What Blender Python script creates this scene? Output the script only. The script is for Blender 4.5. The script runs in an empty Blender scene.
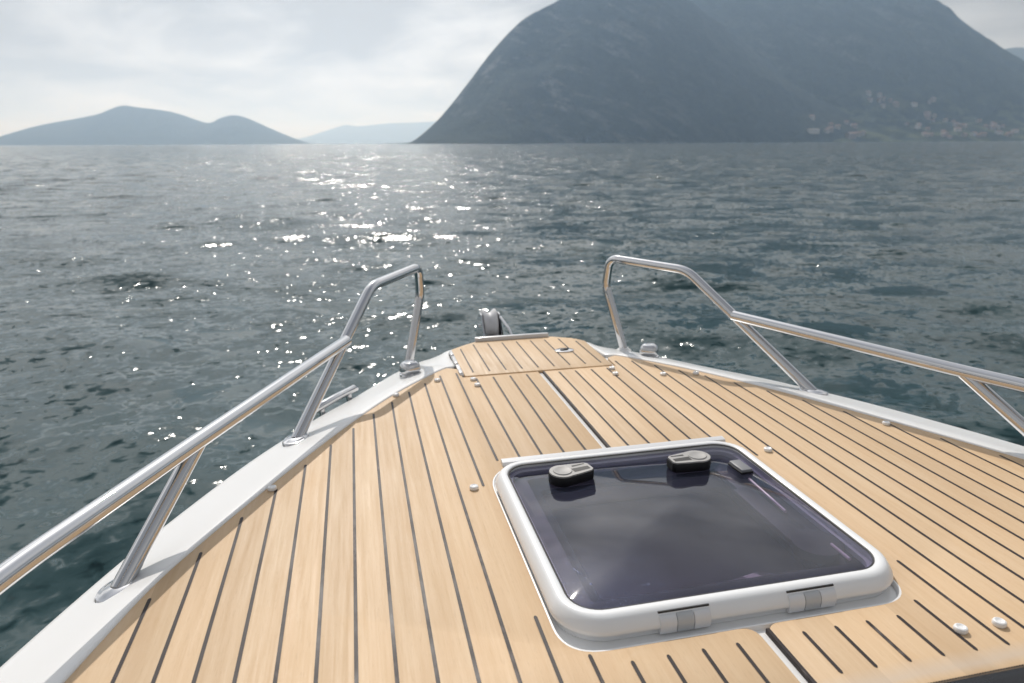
import bpy, bmesh, math, random
import numpy as np
from mathutils import Vector, Matrix, noise
random.seed(7); rng = np.random.default_rng(11)
SC = bpy.context.scene; COL = SC.collection
R_ = math.radians
K = 0.75            # metres per drawing unit of the boat
DECK = 0.95         # deck height above the water, metres

# ------------------------------------------------------------------ scene / view
SC.view_settings.view_transform = 'Standard'; SC.view_settings.look = 'None'
SC.view_settings.exposure = 0.1; SC.view_settings.gamma = 1.0
SC.render.engine = 'CYCLES'
cy = SC.cycles
cy.use_denoising = True
try: cy.denoiser = 'OPENIMAGEDENOISE'
except Exception: pass
cy.max_bounces = 8; cy.transparent_max_bounces = 12; cy.volume_bounces = 3
cy.diffuse_bounces = 3; cy.glossy_bounces = 4; cy.transmission_bounces = 4
cy.caustics_reflective = False; cy.caustics_refractive = False
cy.sample_clamp_direct = 0; cy.sample_clamp_indirect = 6
cy.use_adaptive_sampling = False

SUN_AZ = R_(0.8)     # from +Y (ahead) towards +X
SUN_EL = R_(42.5)
SUND = Vector((math.sin(SUN_AZ)*math.cos(SUN_EL), math.cos(SUN_AZ)*math.cos(SUN_EL), math.sin(SUN_EL)))

# ------------------------------------------------------------------ node helpers
class NT:
    def __init__(self, tree): self.t = tree; self.n = tree.nodes; self.l = tree.links
    def new(self, kind, **kw):
        n = self.n.new(kind)
        for k, v in kw.items(): setattr(n, k, v)
        return n
    def put(self, sock, v):
        if hasattr(v, 'is_linked') or isinstance(v, bpy.types.NodeSocket): self.l.new(v, sock)
        elif v is not None: sock.default_value = v
    def math(self, op, a, b=None, c=None, clamp=False):
        n = self.new('ShaderNodeMath', operation=op, use_clamp=clamp)
        for i, v in enumerate((a, b, c)):
            if v is not None: self.put(n.inputs[i], v)
        return n.outputs[0]
    def vmath(self, op, a, b=None, scale=None):
        n = self.new('ShaderNodeVectorMath', operation=op)
        self.put(n.inputs[0], a)
        if b is not None: self.put(n.inputs[1], b)
        if scale is not None: self.put(n.inputs['Scale'], scale)
        return n.outputs['Value'] if op in ('DOT_PRODUCT', 'LENGTH') else n.outputs[0]
    def mix(self, f, a, b, blend='MIX'):
        n = self.new('ShaderNodeMix', data_type='RGBA', blend_type=blend)
        self.put(n.inputs[0], f); self.put(n.inputs[6], a); self.put(n.inputs[7], b)
        return n.outputs[2]
    def noise(self, vec, scale, detail=3, rough=0.5, dist=0.0):
        n = self.new('ShaderNodeTexNoise')
        self.put(n.inputs['Vector'], vec); n.inputs['Scale'].default_value = scale
        n.inputs['Detail'].default_value = detail; n.inputs['Roughness'].default_value = rough
        n.inputs['Distortion'].default_value = dist
        return n.outputs['Fac'], n.outputs['Color']
    def ramp(self, f, stops):
        n = self.new('ShaderNodeValToRGB'); self.put(n.inputs[0], f)
        el = n.color_ramp.elements
        while len(el) < len(stops): el.new(0.5)
        for e, (p, c) in zip(el, stops):
            e.position = p; e.color = c if len(c) == 4 else (*c, 1)
        return n.outputs[0]
    def remap(self, f, a, b, c=0.0, d=1.0):
        n = self.new('ShaderNodeMapRange'); self.put(n.inputs[0], f)
        for i, v in enumerate((a, b, c, d)): n.inputs[i+1].default_value = v
        return n.outputs[0]
    def scale(self, vec, s):
        return self.vmath('MULTIPLY', vec, s)
    def xyz(self, v):
        n = self.new('ShaderNodeSeparateXYZ'); self.put(n.inputs[0], v); return n.outputs
    def comb(self, x, y, z):
        n = self.new('ShaderNodeCombineXYZ')
        for i, v in enumerate((x, y, z)): self.put(n.inputs[i], v)
        return n.outputs[0]
    def obj(self): return self.new('ShaderNodeTexCoord').outputs['Object']
    def bump(self, h, strength, dist):
        n = self.new('ShaderNodeBump'); self.put(n.inputs['Height'], h)
        n.inputs['Strength'].default_value = strength; n.inputs['Distance'].default_value = dist
        return n.outputs[0]

def c4(c): return (c[0], c[1], c[2], 1.0)
def mat(name, base=(0.8, 0.8, 0.8), rough=0.4, metal=0.0, spec=0.5, coat=0.0):
    m = bpy.data.materials.new(name); m.use_nodes = True
    b = m.node_tree.nodes['Principled BSDF']
    b.inputs['Base Color'].default_value = c4(base); b.inputs['Roughness'].default_value = rough
    b.inputs['Metallic'].default_value = metal; b.inputs['Specular IOR Level'].default_value = spec
    b.inputs['Coat Weight'].default_value = coat; b.inputs['Coat Roughness'].default_value = 0.08
    return m, NT(m.node_tree), b

# gelcoat: white with very faint mottling and wear
def gelcoat(name, base, rough=0.28):
    m, t, b = mat(name, base, rough, coat=0.25)
    f, _ = t.noise(t.obj(), 9.0, 4)
    t.put(b.inputs['Base Color'], t.mix(f, c4([x*0.975 for x in base]), c4(base)))
    return m
M_white = gelcoat('white_gelcoat', (0.835, 0.835, 0.83))
M_frame = gelcoat('white_painted_aluminium', (0.82, 0.83, 0.84), 0.33)
M_strip = gelcoat('satin_aluminium_profile', (0.66, 0.67, 0.69), 0.35)
M_hinge = gelcoat('light_grey_plastic', (0.72, 0.73, 0.75), 0.4)
M_hinge2 = gelcoat('mid_grey_plastic', (0.50, 0.52, 0.54), 0.4)
M_stud = gelcoat('white_plastic', (0.84, 0.84, 0.84), 0.35)

def teak_mat():
    m, t, b = mat('bleached_teak', (0.68, 0.50, 0.33), 0.55, spec=0.35)
    o = t.obj(); x, y, z = t.xyz(o)
    pit = 0.062*K
    idx = t.math('FLOOR', t.math('DIVIDE', x, pit))
    wn = t.new('ShaderNodeTexWhiteNoise', noise_dimensions='1D'); t.put(wn.inputs['W'], idx)
    rv = wn.outputs['Value']
    off = t.comb(0.0, t.math('MULTIPLY', rv, 13.0), t.math('MULTIPLY', rv, 7.0))
    p = t.vmath('ADD', o, off)
    g1, _ = t.noise(t.scale(p, (150, 5, 1)), 1.0, 5, 0.6, 0.3)      # fibres
    g2, _ = t.noise(t.scale(p, (34, 2.2, 1)), 1.0, 4, 0.55, 0.6)    # figure
    g3, _ = t.noise(o, 3.1, 4, 0.6)                                  # wear patches
    g4, _ = t.noise(t.scale(p, (420, 60, 1)), 1.0, 2, 0.5)           # pores
    wear = t.remap(g3, .32, .7)
    c = t.mix(t.remap(g2, .3, .7), (0.625, 0.442, 0.282, 1), (0.69, 0.518, 0.352, 1))
    c = t.mix(t.math('MULTIPLY', t.remap(g1, .35, .72), .27), c, (0.50, 0.335, 0.19, 1))
    c = t.mix(t.math('MULTIPLY', t.remap(g4, .58, .75), .22), c, (0.40, 0.27, 0.16, 1))
    c = t.mix(t.math('MULTIPLY', wear, .30), c, (0.71, 0.57, 0.43, 1))
    st, _ = t.noise(t.scale(o, (11, 7, 1)), 1.3, 5, .65, .8)
    c = t.mix(t.math('MULTIPLY', t.remap(st, .56, .72), .16), c, (0.76, 0.63, 0.50, 1))
    st2, _ = t.noise(t.scale(o, (16, 3.0, 1)), 1.3, 3, 0.6, .6)
    c = t.mix(t.math('MULTIPLY', t.remap(st2, .6, .74), .25), c, (0.58, 0.37, 0.18, 1))
    tone = t.remap(rv, 0, 1, .89, 1.03)
    c = t.mix(1.0, c, t.comb(tone, t.math('MULTIPLY', tone, .965), t.math('MULTIPLY', tone, .88)), 'MULTIPLY')
    # chalky worn band along the aft edge of the panels
    ay = t.math('ADD', y, t.math('MULTIPLY', t.math('SUBTRACT', g3, .5), .03))
    band = t.math('MULTIPLY', t.remap(ay, .738*K, .752*K, 0, 1), t.remap(ay, .756*K, .784*K, 1, 0))
    c = t.mix(t.math('MULTIPLY', band, .5), c, (0.56, 0.49, 0.42, 1))
    t.put(b.inputs['Base Color'], c)
    t.put(b.inputs['Roughness'], t.remap(g1, .3, .7, .48, .66))
    t.put(b.inputs['Normal'], t.bump(t.math('ADD', g1, t.math('MULTIPLY', g4, .6)), 0.18, 0.0012))
    return m
M_teak = teak_mat()
def caulk_mat():
    m, t, b = mat('black_caulk', (0.045, 0.035, 0.035), 0.5, spec=.22)
    f, _ = t.noise(t.obj(), 30, 3); g, _ = t.noise(t.scale(t.obj(), (1, .25, 1)), 26, 4, .7)
    c = t.mix(f, (0.022, 0.018, 0.019, 1), (0.055, 0.044, 0.044, 1))
    c = t.mix(t.math('MULTIPLY', t.remap(g, .58, .7), .55), c, (0.30, 0.26, 0.24, 1))   # dust caught in the seam
    t.put(b.inputs['Base Color'], c)
    t.put(b.inputs['Roughness'], t.remap(g, .3, .7, .38, .6))
    return m
M_caulk = caulk_mat()
def steel_mat():
    m, t, b = mat('polished_stainless', (0.64, 0.64, 0.65), 0.07, metal=1.0)
    f, _ = t.noise(t.obj(), 22, 4); s, _ = t.noise(t.obj(), 260, 3)
    t.put(b.inputs['Roughness'], t.math('ADD', t.remap(f, .3, .7, .015, .045), t.math('MULTIPLY', t.remap(s, .66, .78), .10)))
    return m
M_steel = steel_mat()
def plain(name, base, rough, spec=.5, metal=0.0, scale=40):
    m, t, b = mat(name, base, rough, metal, spec)
    f, _ = t.noise(t.obj(), scale, 4)
    t.put(b.inputs['Base Color'], t.mix(f, c4([x*.85 for x in base]), c4([min(1, x*1.12) for x in base])))
    t.put(b.inputs['Roughness'], t.remap(f, .3, .7, max(.03, rough-.07), rough+.08))
    return m
M_black = plain('black_plastic', (0.008, 0.008, 0.010), .45, spec=.3)
M_gasket = plain('black_rubber', (0.012, 0.010, 0.010), .5)
M_hgrey = plain('grey_handle_cap', (0.38, 0.37, 0.36), .5)
M_tab = plain('grey_vent_cap', (0.20, 0.205, 0.22), .45)
M_liner = plain('cabin_liner', (0.42, 0.40, 0.43), .7, scale=6)
M_cush = plain('cabin_cushion', (0.78, 0.68, 0.70), .85, scale=14)
M_cush2 = plain('cabin_dark_cushion', (0.10, 0.09, 0.12), .8, scale=14)
M_trim = plain('hatch_trim_ring', (0.035, 0.035, 0.042), .55)
M_rod = plain('pinkish_gas_strut', (0.85, 0.66, 0.70), .25)
M_roller = plain('roller_nylon', (0.62, 0.62, 0.64), .4)
M_dark = plain('black_windscreen_base', (0.006, 0.007, 0.010), .22, spec=.25)

def glass_mat():
    m = bpy.data.materials.new('smoked_acrylic'); m.use_nodes = True
    t = NT(m.node_tree); t.n.clear()
    out = t.new('ShaderNodeOutputMaterial')
    tr = t.new('ShaderNodeBsdfTransparent'); tr.inputs[0].default_value = (0.68, 0.66, 0.74, 1)
    gl = t.new('ShaderNodeBsdfGlossy'); gl.inputs['Color'].default_value = (1, 1, 1, 1)
    o = t.obj(); wv, _ = t.noise(o, 5.0, 2)
    gl.inputs['Roughness'].default_value = 0.03
    fr = t.new('ShaderNodeFresnel'); fr.inputs[0].default_value = 1.49
    geo = t.new('ShaderNodeNewGeometry')
    fac = t.math('MULTIPLY', fr.outputs[0], t.math('SUBTRACT', 1.0, geo.outputs['Backfacing']))
    mx = t.new('ShaderNodeMixShader'); t.put(mx.inputs[0], fac)
    t.l.new(tr.outputs[0], mx.inputs[1]); t.l.new(gl.outputs[0], mx.inputs[2])
    # dust and dried salt, thicker in near port corner; bluish film paints reflected sky
    df = t.new('ShaderNodeBsdfDiffuse'); df.inputs[0].default_value = (.38, .43, .68, 1)
    d1, _ = t.noise(o, 150, 4, .7); d2, _ = t.noise(t.scale(o, (120, 30, 1)), 1.0, 3, .6, 1.5); d3, _ = t.noise(o, 4.0, 4, .6)
    v = t.vmath('SUBTRACT', o, (-.258*K, 1.04*K, .03*K)); L = t.vmath('LENGTH', v)
    near = t.remap(L, .03*K, .16*K, 1, 0)
    t.put(gl.inputs['Roughness'], t.remap(L, .02*K, .12*K, .035, .02))
    sp = t.math('MULTIPLY', t.math('MAXIMUM', t.remap(d1, .60, .72), t.remap(d2, .66, .76)), near)
    sky_film = t.math('MULTIPLY', t.remap(d3, .3, .75, .35, 1), .065)
    smear = t.math('MULTIPLY', near, .07)
    dust_sheen = t.math('ADD', t.math('MULTIPLY', sp, .5), t.math('ADD', sky_film, smear), clamp=True)
    dust_sheen = t.math('MULTIPLY', dust_sheen, t.math('SUBTRACT', 1.0, geo.outputs['Backfacing']))
    m2 = t.new('ShaderNodeMixShader'); t.put(m2.inputs[0], dust_sheen)
    t.l.new(mx.outputs[0], m2.inputs[1]); t.l.new(df.outputs[0], m2.inputs[2])
    t.l.new(m2.outputs[0], out.inputs[0])
    return m
M_glass = glass_mat()

# ------------------------------------------------------------------ mesh helpers (boat drawing units)
def link(o): COL.objects.link(o); return o
def empty(name, loc=(0, 0, 0), parent=None):
    o = link(bpy.data.objects.new(name, None)); o.location = loc; o.empty_display_size = .1
    if parent: o.parent = parent
    return o
def mk(name, bm, mats, parent=None, smooth=True, boat=True, loc=(0, 0, 0), ang=40):
    """mesh in boat units -> metres; loc is the object's own origin, in boat units relative to its parent"""
    bmesh.ops.recalc_face_normals(bm, faces=bm.faces[:])
    me = bpy.data.meshes.new(name); bm.to_mesh(me); bm.free()
    for m in (mats if isinstance(mats, (list, tuple)) else [mats]): me.materials.append(m)
    if boat:
        me.transform(Matrix.Scale(K, 4))
    o = link(bpy.data.objects.new(name, me))
    if boat: o.location = Vector(loc)*K
    else: o.location = loc
    if parent: o.parent = parent
    if smooth:
        for p in me.polygons: p.use_smooth = True
        try: me.set_sharp_from_angle(angle=R_(ang))
        except Exception: pass
    return o

def rrect(x0, x1, y0, y1, r, n=8):
    pts = []
    for cx, cyy, a0 in ((x1-r, y0+r, -90), (x1-r, y1-r, 0), (x0+r, y1-r, 90), (x0+r, y0+r, 180)):
        for i in range(n+1):
            a = R_(a0+90*i/n); pts.append((cx+r*math.cos(a), cyy+r*math.sin(a)))
    return pts
def round_poly(pts, rads, n=6):
    out = []; N = len(pts)
    for i, p in enumerate(pts):
        r = rads[i] if isinstance(rads, (list, tuple)) else rads
        p = Vector(p[:2])
        if r <= 0: out.append(tuple(p)); continue
        a = (Vector(pts[i-1][:2])-p); b = (Vector(pts[(i+1) % N][:2])-p)
        la, lb = a.length, b.length; a.normalize(); b.normalize()
        ang = a.angle(b); d = min(r/math.tan(ang/2), la*.49, lb*.49)
        s, e = p+a*d, p+b*d
        for k in range(n+1):
            u = k/n; out.append(tuple((1-u)**2*s+2*u*(1-u)*p+u*u*e))
    return out
def prism(bm, pts, z0, z1, bev=0.0, mi=0, segs=2):
    vs = [bm.verts.new((p[0], p[1], z0)) for p in pts]
    f = bm.faces.new(vs); f.material_index = mi
    r = bmesh.ops.extrude_face_region(bm, geom=[f])
    top = [v for v in r['geom'] if isinstance(v, bmesh.types.BMVert)]
    for v in top: v.co.z = z1
    tf = [g for g in r['geom'] if isinstance(g, bmesh.types.BMFace)][0]
    for fc in bm.faces:
        if all(v in set(vs) | set(top) for v in fc.verts): fc.material_index = mi
    if bev > 0:
        bmesh.ops.bevel(bm, geom=list(tf.edges), offset=bev, segments=segs, affect='EDGES', profile=.5)
    return bm
def rings(bm, ring_list, closed=True, cap0=False, cap1=False, mi=0):
    vr = [[bm.verts.new(p) for p in r] for r in ring_list]
    n = len(vr[0])
    for a, b in zip(vr, vr[1:]):
        for i in range(n if closed else n-1):
            j = (i+1) % n
            try: bm.faces.new((a[i], a[j], b[j], b[i])).material_index = mi
            except ValueError: pass
    if cap0: bm.faces.new(vr[0]).material_index = mi
    if cap1: bm.faces.new(vr[-1][::-1]).material_index = mi
    return vr
def box(bm, c, s, bev=0.0, rot=0.0, mi=0):
    g = bmesh.ops.create_cube(bm, size=1.0)
    vs = g['verts']
    M = Matrix.Translation(c) @ Matrix.Rotation(rot, 4, 'Z') @ Matrix.Diagonal((*s, 1))
    bmesh.ops.transform(bm, matrix=M, verts=vs)
    fs = {f for v in vs for f in v.link_faces}
    for f in fs: f.material_index = mi
    if bev > 0:
        es = {e for v in vs for e in v.link_edges}
        r = bmesh.ops.bevel(bm, geom=list(es), offset=bev, segments=2, affect='EDGES', profile=.5)
        for f in r['faces']: f.material_index = mi
def fillet_path(pts, rads, n=8):
    out = [Vector(pts[0])]
    for i in range(1, len(pts)-1):
        p = Vector(pts[i]); a = Vector(pts[i-1])-p; b = Vector(pts[i+1])-p
        r = rads[i-1]
        if r <= 0: out.append(p); continue
        la, lb = a.length, b.length; a.normalize(); b.normalize()
        d = min(r/math.tan(a.angle(b)/2), la*.48, lb*.48)
        s, e = p+a*d, p+b*d
        for k in range(n+1):
            u = k/n; out.append((1-u)**2*s+2*u*(1-u)*p+u*u*e)
    out.append(Vector(pts[-1])); return out
def tube(bm, path, r, n=20, cap=True, mi=0):
    P = [Vector(p) for p in path]
    T = []
    for i in range(len(P)):
        a = P[max(0, i-1)]; b = P[min(len(P)-1, i+1)]; T.append((b-a).normalized())
    up = Vector((0, 0, 1)) if abs(T[0].z) < .9 else Vector((1, 0, 0))
    N = (up-T[0]*up.dot(T[0])).normalized(); rl = []
    for i, p in enumerate(P):
        N = (N-T[i]*N.dot(T[i])).normalized(); B = T[i].cross(N)
        rr = r[i] if isinstance(r, (list, tuple)) else r
        rl.append([p+(N*math.cos(2*math.pi*k/n)+B*math.sin(2*math.pi*k/n))*rr for k in range(n)])
    rings(bm, rl, True, cap, cap, mi)
def lathe(bm, prof, n=28, sx=1.0, sy=1.0, c=(0, 0, 0), mi=0):
    rings(bm, [[(c[0]+r*sx*math.cos(2*math.pi*k/n), c[1]+r*sy*math.sin(2*math.pi*k/n), c[2]+z) for k in range(n)] for r, z in prof], True, prof[0][0] > 1e-4, prof[-1][0] > 1e-4, mi)
def catmull(pts, n=10):
    P = [np.array(p, float) for p in pts]; P = [2*P[0]-P[1]]+P+[2*P[-1]-P[-2]]; out = []
    for i in range(1, len(P)-2):
        for k in range(n):
            u = k/n; a, b, c, d = P[i-1:i+3]
            out.append(.5*((2*b)+(-a+c)*u+(2*a-5*b+4*c-d)*u*u+(-a+3*b-3*c+d)*u**3))
    out.append(P[-2]); return np.array(out)
def resample(pts, n):
    d = np.r_[0, np.cumsum(np.linalg.norm(np.diff(pts, axis=0), axis=1))]
    s = np.linspace(0, d[-1], n)
    return np.c_[tuple(np.interp(s, d, pts[:, i]) for i in range(pts.shape[1]))]

# ------------------------------------------------------------------ the boat
RB = Matrix(((0.9999928, 1.361e-05, -0.003796), (1.361e-05, 0.9999743, 0.0071704), (0.003796, -0.0071704, 0.9999671)))
boat = empty('motorboat'); boat.rotation_euler = RB.to_euler()
boat['label'] = 'white motorboat foredeck with teak planking, smoked hatch and chrome bow rails'
boat['category'] = 'motorboat'
D0 = (0, 0, DECK/K)     # boat drawing origin: deck plane z=0
def P(name, bm, mats, parent=None, **kw):
    """part in deck drawing coordinates"""
    if parent is None:
        return mk(name, bm, mats, boat, loc=D0, **kw)
    return mk(name, bm, mats, parent, **kw)

# teak edge (half breadth) and sheer edge, starboard side, aft -> bow
INNER = catmull([(1.40, .10), (1.31, .38), (1.215, .74), (1.13, 1.04), (1.063, 1.27), (1.0, 1.42), (.927, 1.575), (.815, 1.80), (.69, 2.03), (.553, 2.25), (.42, 2.42), (.352, 2.498)], 10)
OUTER = catmull([(1.56, .05, -.018), (1.48, .35, -.018), (1.375, .76, -.018), (1.26, 1.136, -.018), (1.152, 1.442, -.018), (1.053, 1.676, -.018), (.956, 1.88, -.019), (.858, 2.06, -.022), (.795, 2.184, -.027), (.68, 2.37, -.034), (.54, 2.625, -.045), (.466, 2.728, -.049), (.384, 2.82, -.056), (.29, 2.875, -.070), (.17, 2.905, -.088), (0.0, 2.92, -.095)], 10)
def edge_y(x):      # y of the teak edge at half breadth x
    xs = INNER[::-1, 0]; ys = INNER[::-1, 1]
    return float(np.interp(x, xs, ys))

REC = dict(x0=-.350, x1=.321, y0=.918, y1=1.640, r=.076)
AFT = .733
def half_outline(sgn, xc, rec, aft, front=2.385, lockx=.293, top=(.335, 2.512)):
    pts = [(xc, front), (lockx, front), (lockx+.004, 2.49), top]
    rads = [0, .006, .02, .012]
    for p in INNER[::-1]:
        if p[1] > aft+.02: pts.append((p[0], p[1])); rads.append(0)
    xe = float(np.interp(aft, INNER[:, 1], INNER[:, 0]))
    pts += [(xe, aft), (xc, aft), (xc, rec['y0'])]; rads += [.01, .006, .03]
    ex = rec['x1'] if sgn > 0 else -rec['x0']
    pts += [(ex, rec['y0']), (ex, rec['y1']), (xc, rec['y1'])]; rads += [rec['r'], .13 if rec is REC else .03, 0]
    pts = round_poly(pts, rads)
    return [(sgn*x, y) for x, y in pts]

# deck moulding under the teak (white, shows in the centre joint and round the hatch)
bm = bmesh.new()
AP = dict(x0=-.30, x1=.290, y0=.985, y1=1.565, r=.05)
for s in (-1, 1):
    prism(bm, half_outline(s, 0.0, AP, .55, front=2.84, lockx=.02), -.035, -.009)
P('deck_moulding', bm, M_white, smooth=False)

# teak panels
PITCH, SW = .062, .0067
def seam(bm, x, ya, yb, w=SW):
    if yb-ya < .02: return
    h = w/2; z = .0007; e = .004
    vs = [bm.verts.new(c) for c in ((x-h, ya+e, z), (x-h*.5, ya, z), (x+h*.5, ya, z), (x+h, ya+e, z), (x+h, yb-e, z), (x+h*.5, yb, z), (x-h*.5, yb, z), (x-h, yb-e, z))]
    bm.faces.new(vs).material_index = 1
for s, xc in ((-1, .0115), (1, .0085)):
    bm = bmesh.new()
    prism(bm, half_outline(s, xc, REC, AFT), -.0085, 0.0, bev=.003)
    for n in range(1, 20):
        x = PITCH*n
        if x > 1.2: break
        ye = 2.362 if x < .29 else (edge_y(x)-.052 if x > .36 else 2.44)
        ye = min(ye, edge_y(x)-.03 if x > .36 else ye)
        ya = .785 - .02*x
        if x < .37-.02:
            yn = .885 + (0.03 if x > .28 else 0)
            seam(bm, s*x, ya, yn); seam(bm, s*x, 1.668, ye)
        elif x < .40:
            seam(bm, s*x, ya, 1.03); seam(bm, s*x, 1.535, ye)
        else:
            seam(bm, s*x, ya, ye)
    if s > 0:   # black bedding bead along the centre edge of the starboard panel
        for ya, yb in ((AFT, REC['y0']-.012), (1.662, 2.384)):
            vs = [bm.verts.new((xx, yy, -.0004+.001)) for xx, yy in ((xc-.0035, ya), (xc+.003, ya), (xc+.003, yb), (xc-.0035, yb))]
            bm.faces.new(vs).material_index = 1
            vs = [bm.verts.new((xc-.0035, yy, zz)) for yy, zz in ((ya, .0006), (ya, -.0088), (yb, -.0088), (yb, .0006))]
            bm.faces.new(vs).material_index = 1
    P('teak_panel', bm, [M_teak, M_caulk])

# gunwale: white moulding between the teak edge and the sheer
kin = np.argmin(np.linalg.norm(OUTER[:, :2]-np.array([.54, 2.625]), axis=1))
o1 = resample(OUTER[:kin+1], 90); o2 = resample(OUTER[kin:], 40)
i1 = resample(np.r_[INNER, [[.338, 2.513]]], 90)
i2 = resample(np.array(round_poly([(.338, 2.513), (.30, 2.53), (.298, 2.75), (.19, 2.85), (0, 2.868)], [0, .02, .05, .05, 0])), 40)
O = np.r_[o1, o2[1:]]; I = np.r_[i1, i2[1:]]
prof = [(-.004, None, -.02), (-.003, None, .001), (.012, None, .0035), (.04, None, .0045), (.10, None, .0042), (.24, None, .0025)]
def gun_section(k, s):
    i = I[k]; o = O[k]; zo = o[2]; out = []
    dz = -.016*min(1, max(0, (k-88)/14))
    for f, _, z in prof: out.append((f, z+dz))
    for f in (.35, .5, .65, .8, .90): out.append((f, .0025+dz+(zo-.0025-dz)*((f-.24)/.72)))
    out += [(.955, zo+.001), (.985, zo-.006), (1.0, zo-.02), (1.0, zo-.045)]
    return [(s*(i[0]+(o[0]-i[0])*f), i[1]+(o[1]-i[1])*f, z) for f, z in out]
bm = bmesh.new()
allk = [gun_section(k, 1) for k in range(len(O))]+[gun_section(k, -1) for k in range(len(O)-2, -1, -1)]
rings(bm, allk, closed=False)
P('gunwale', bm, M_white, ang=60)

# hull below the sheer, with a rub rail
bm = bmesh.new()
def hull_sec(k, s):
    o = O[k]; b = max(0.0, (o[1]-1.2)/1.75); b = b*b
    zz = o[2]-.045; wl = -DECK/K
    pts = [(o[0], o[1], zz), (o[0]+.012, o[1]+.006*b, zz-.01), (o[0]+.012, o[1]+.006*b, zz-.045), (o[0]-.002, o[1], zz-.055)]
    for f, xs, ys in ((.25, .985, .035), (.5, .95, .09), (.75, .88, .18), (1.0, .76, .30), (1.25, .60, .46)):
        pts.append((o[0]*(xs-.25*b*f*(1 if o[0] > 0 else 0)), o[1]-ys*b, zz-.055+(wl-zz+.055)*f))
    pts.append((0, o[1]-.6*b, wl*1.45))
    return [(s*x, y, z) for x, y, z in pts]
secs = [hull_sec(k, 1) for k in range(0, len(O))]
aft = []
for yy in (-3.2, -2.0, -1.0, -.3):
    q = [(min(x*1.02, 1.6) if x else 0, yy+(y-O[0][1]), z) for x, y, z in secs[0]]; aft.append(q)
full = aft+secs
rl = full+[[(-x, y, z) for x, y, z in q] for q in full[::-1][1:]]
rings(bm, rl, closed=False)
P('hull', bm, M_white, ang=50)
# cockpit behind the windscreen base: sole, sides and a seat bench (out of the photograph, closes the boat)
bm = bmesh.new()
box(bm, (0, -1.35, -.72), (2.3, 3.5, .04)); box(bm, (0, .40, -.37), (2.2, .04, .70)); box(bm, (0, -3.12, -.37), (3.0, .06, .66))
for s in (-1, 1): box(bm, (s*1.17, -1.36, -.37), (.05, 3.5, .70)); box(bm, (s*1.37, -1.42, -.04), (.36, 3.34, .03))
P('cockpit_liner', bm, M_white, smooth=False)
bm = bmesh.new(); box(bm, (0, -2.6, -.5), (2.25, .55, .40), .03)
P('cockpit_bench', bm, M_cush)

# windscreen base: black glossy moulding across the aft end of the teak
bm = bmesh.new()
rl = []
for x in np.linspace(-1.28, 1.28, 41):
    c = .0
    rl.append([(x, AFT-.003-c, -.02), (x, AFT-.003-c, .004), (x, AFT-.010, .0075), (x, AFT-.03, .010), (x, AFT-.07, .014), (x, AFT-.12, .02), (x, AFT-.17, .022), (x, AFT-.19, -.02)])
rings(bm, rl, closed=True, cap0=True, cap1=True)
bev = P('windscreen_base', bm, M_dark, ang=70)
bm = bmesh.new()    # toothed rubber edge
for i in range(480):
    x = -1.2+i*.005
    box(bm, (x, AFT-.0004, .0004), (.0028, .0040, .0022))
P('rubber_edge_trim', bm, M_gasket, bev, smooth=False)

# ---------------- white moulded recess round the hatch
def rec_ring(off, z):
    out = []
    x0, x1, y0, y1 = REC['x0']-off, REC['x1']+off, REC['y0']-off, REC['y1']+off
    for p in round_poly([(x0, y0), (x1, y0), (x1, y1), (x0, y1)], [REC['r']+off, REC['r']+off, .13+off, .13+off], 10): out.append((*p, z))
    return out
bm = bmesh.new()
rings(bm, [rec_ring(.004, -.009), rec_ring(.001, -.004), rec_ring(.0005, -.0008), rec_ring(-.0025, -.0006), rec_ring(-.0045, -.003), rec_ring(-.006, -.0082)])
P('hatch_recess', bm, M_white, ang=40)
# ---------------- hatch
G = dict(x0=-.316, x1=.302, y0=.975, y1=1.566, r=.058)
def gring(off, z, n=9, dy0=0.0):
    r = G['r']+off
    return [(x, y, z) for x, y in rrect(G['x0']-off, G['x1']+off, G['y0']-off-dy0, G['y1']+off, max(r, .01), n)]
bm = bmesh.new()
rl = [gring(-.012, .018), gring(-.001, .018), gring(0, .0335), gring(.0025, .0355), gring(.012, .0362), gring(.0165, .0350, dy0=.001), gring(.0205, .0318, dy0=.003), gring(.0290, .0165, dy0=.006), gring(.0305, .0105, dy0=.006), gring(.0295, .0055, dy0=.005), gring(.025, .003, dy0=.004), gring(.023, -.0085, dy0=.004), gring(-.012, -.0085)]
rings(bm, rl+[rl[0]])
bmesh.ops.remove_doubles(bm, verts=bm.verts[:], dist=1e-5)
hatch = P('hatch', bm, M_frame, ang=60)
bm = bmesh.new()
prism(bm, [p[:2] for p in gring(-.0015, 0)], .024, .0315, bev=.001)
bmesh.ops.rotate(bm, cent=(0, 1.27, .028), matrix=Matrix.Rotation(R_(-.9), 3, 'X'), verts=bm.verts[:])   # the pane lies a little tilted in its frame
bmesh.ops.translate(bm, vec=(0, 0, -.0020), verts=bm.verts[:])
P('hatch_glass', bm, M_glass, hatch)
# glass is in hatch-local coordinates; its dust mask uses them, so keep DECK offset consistent
bm = bmesh.new()
rings(bm, [gring(-.0045, .0318), gring(-.0035, .0335), gring(-.0005, .0340), gring(-.0002, .0322)])
P('hatch_gasket', bm, M_gasket, hatch)
bm = bmesh.new()
rings(bm, [gring(-.005, .006), gring(-.030, .010), gring(-.040, .014), gring(-.048, .014), gring(-.054, .004), gring(-.075, -.004), gring(-.078, -.016), gring(-.03, -.034), gring(-.005, .001), gring(-.005, .006)])
P('hatch_trim', bm, M_trim, hatch)
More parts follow.
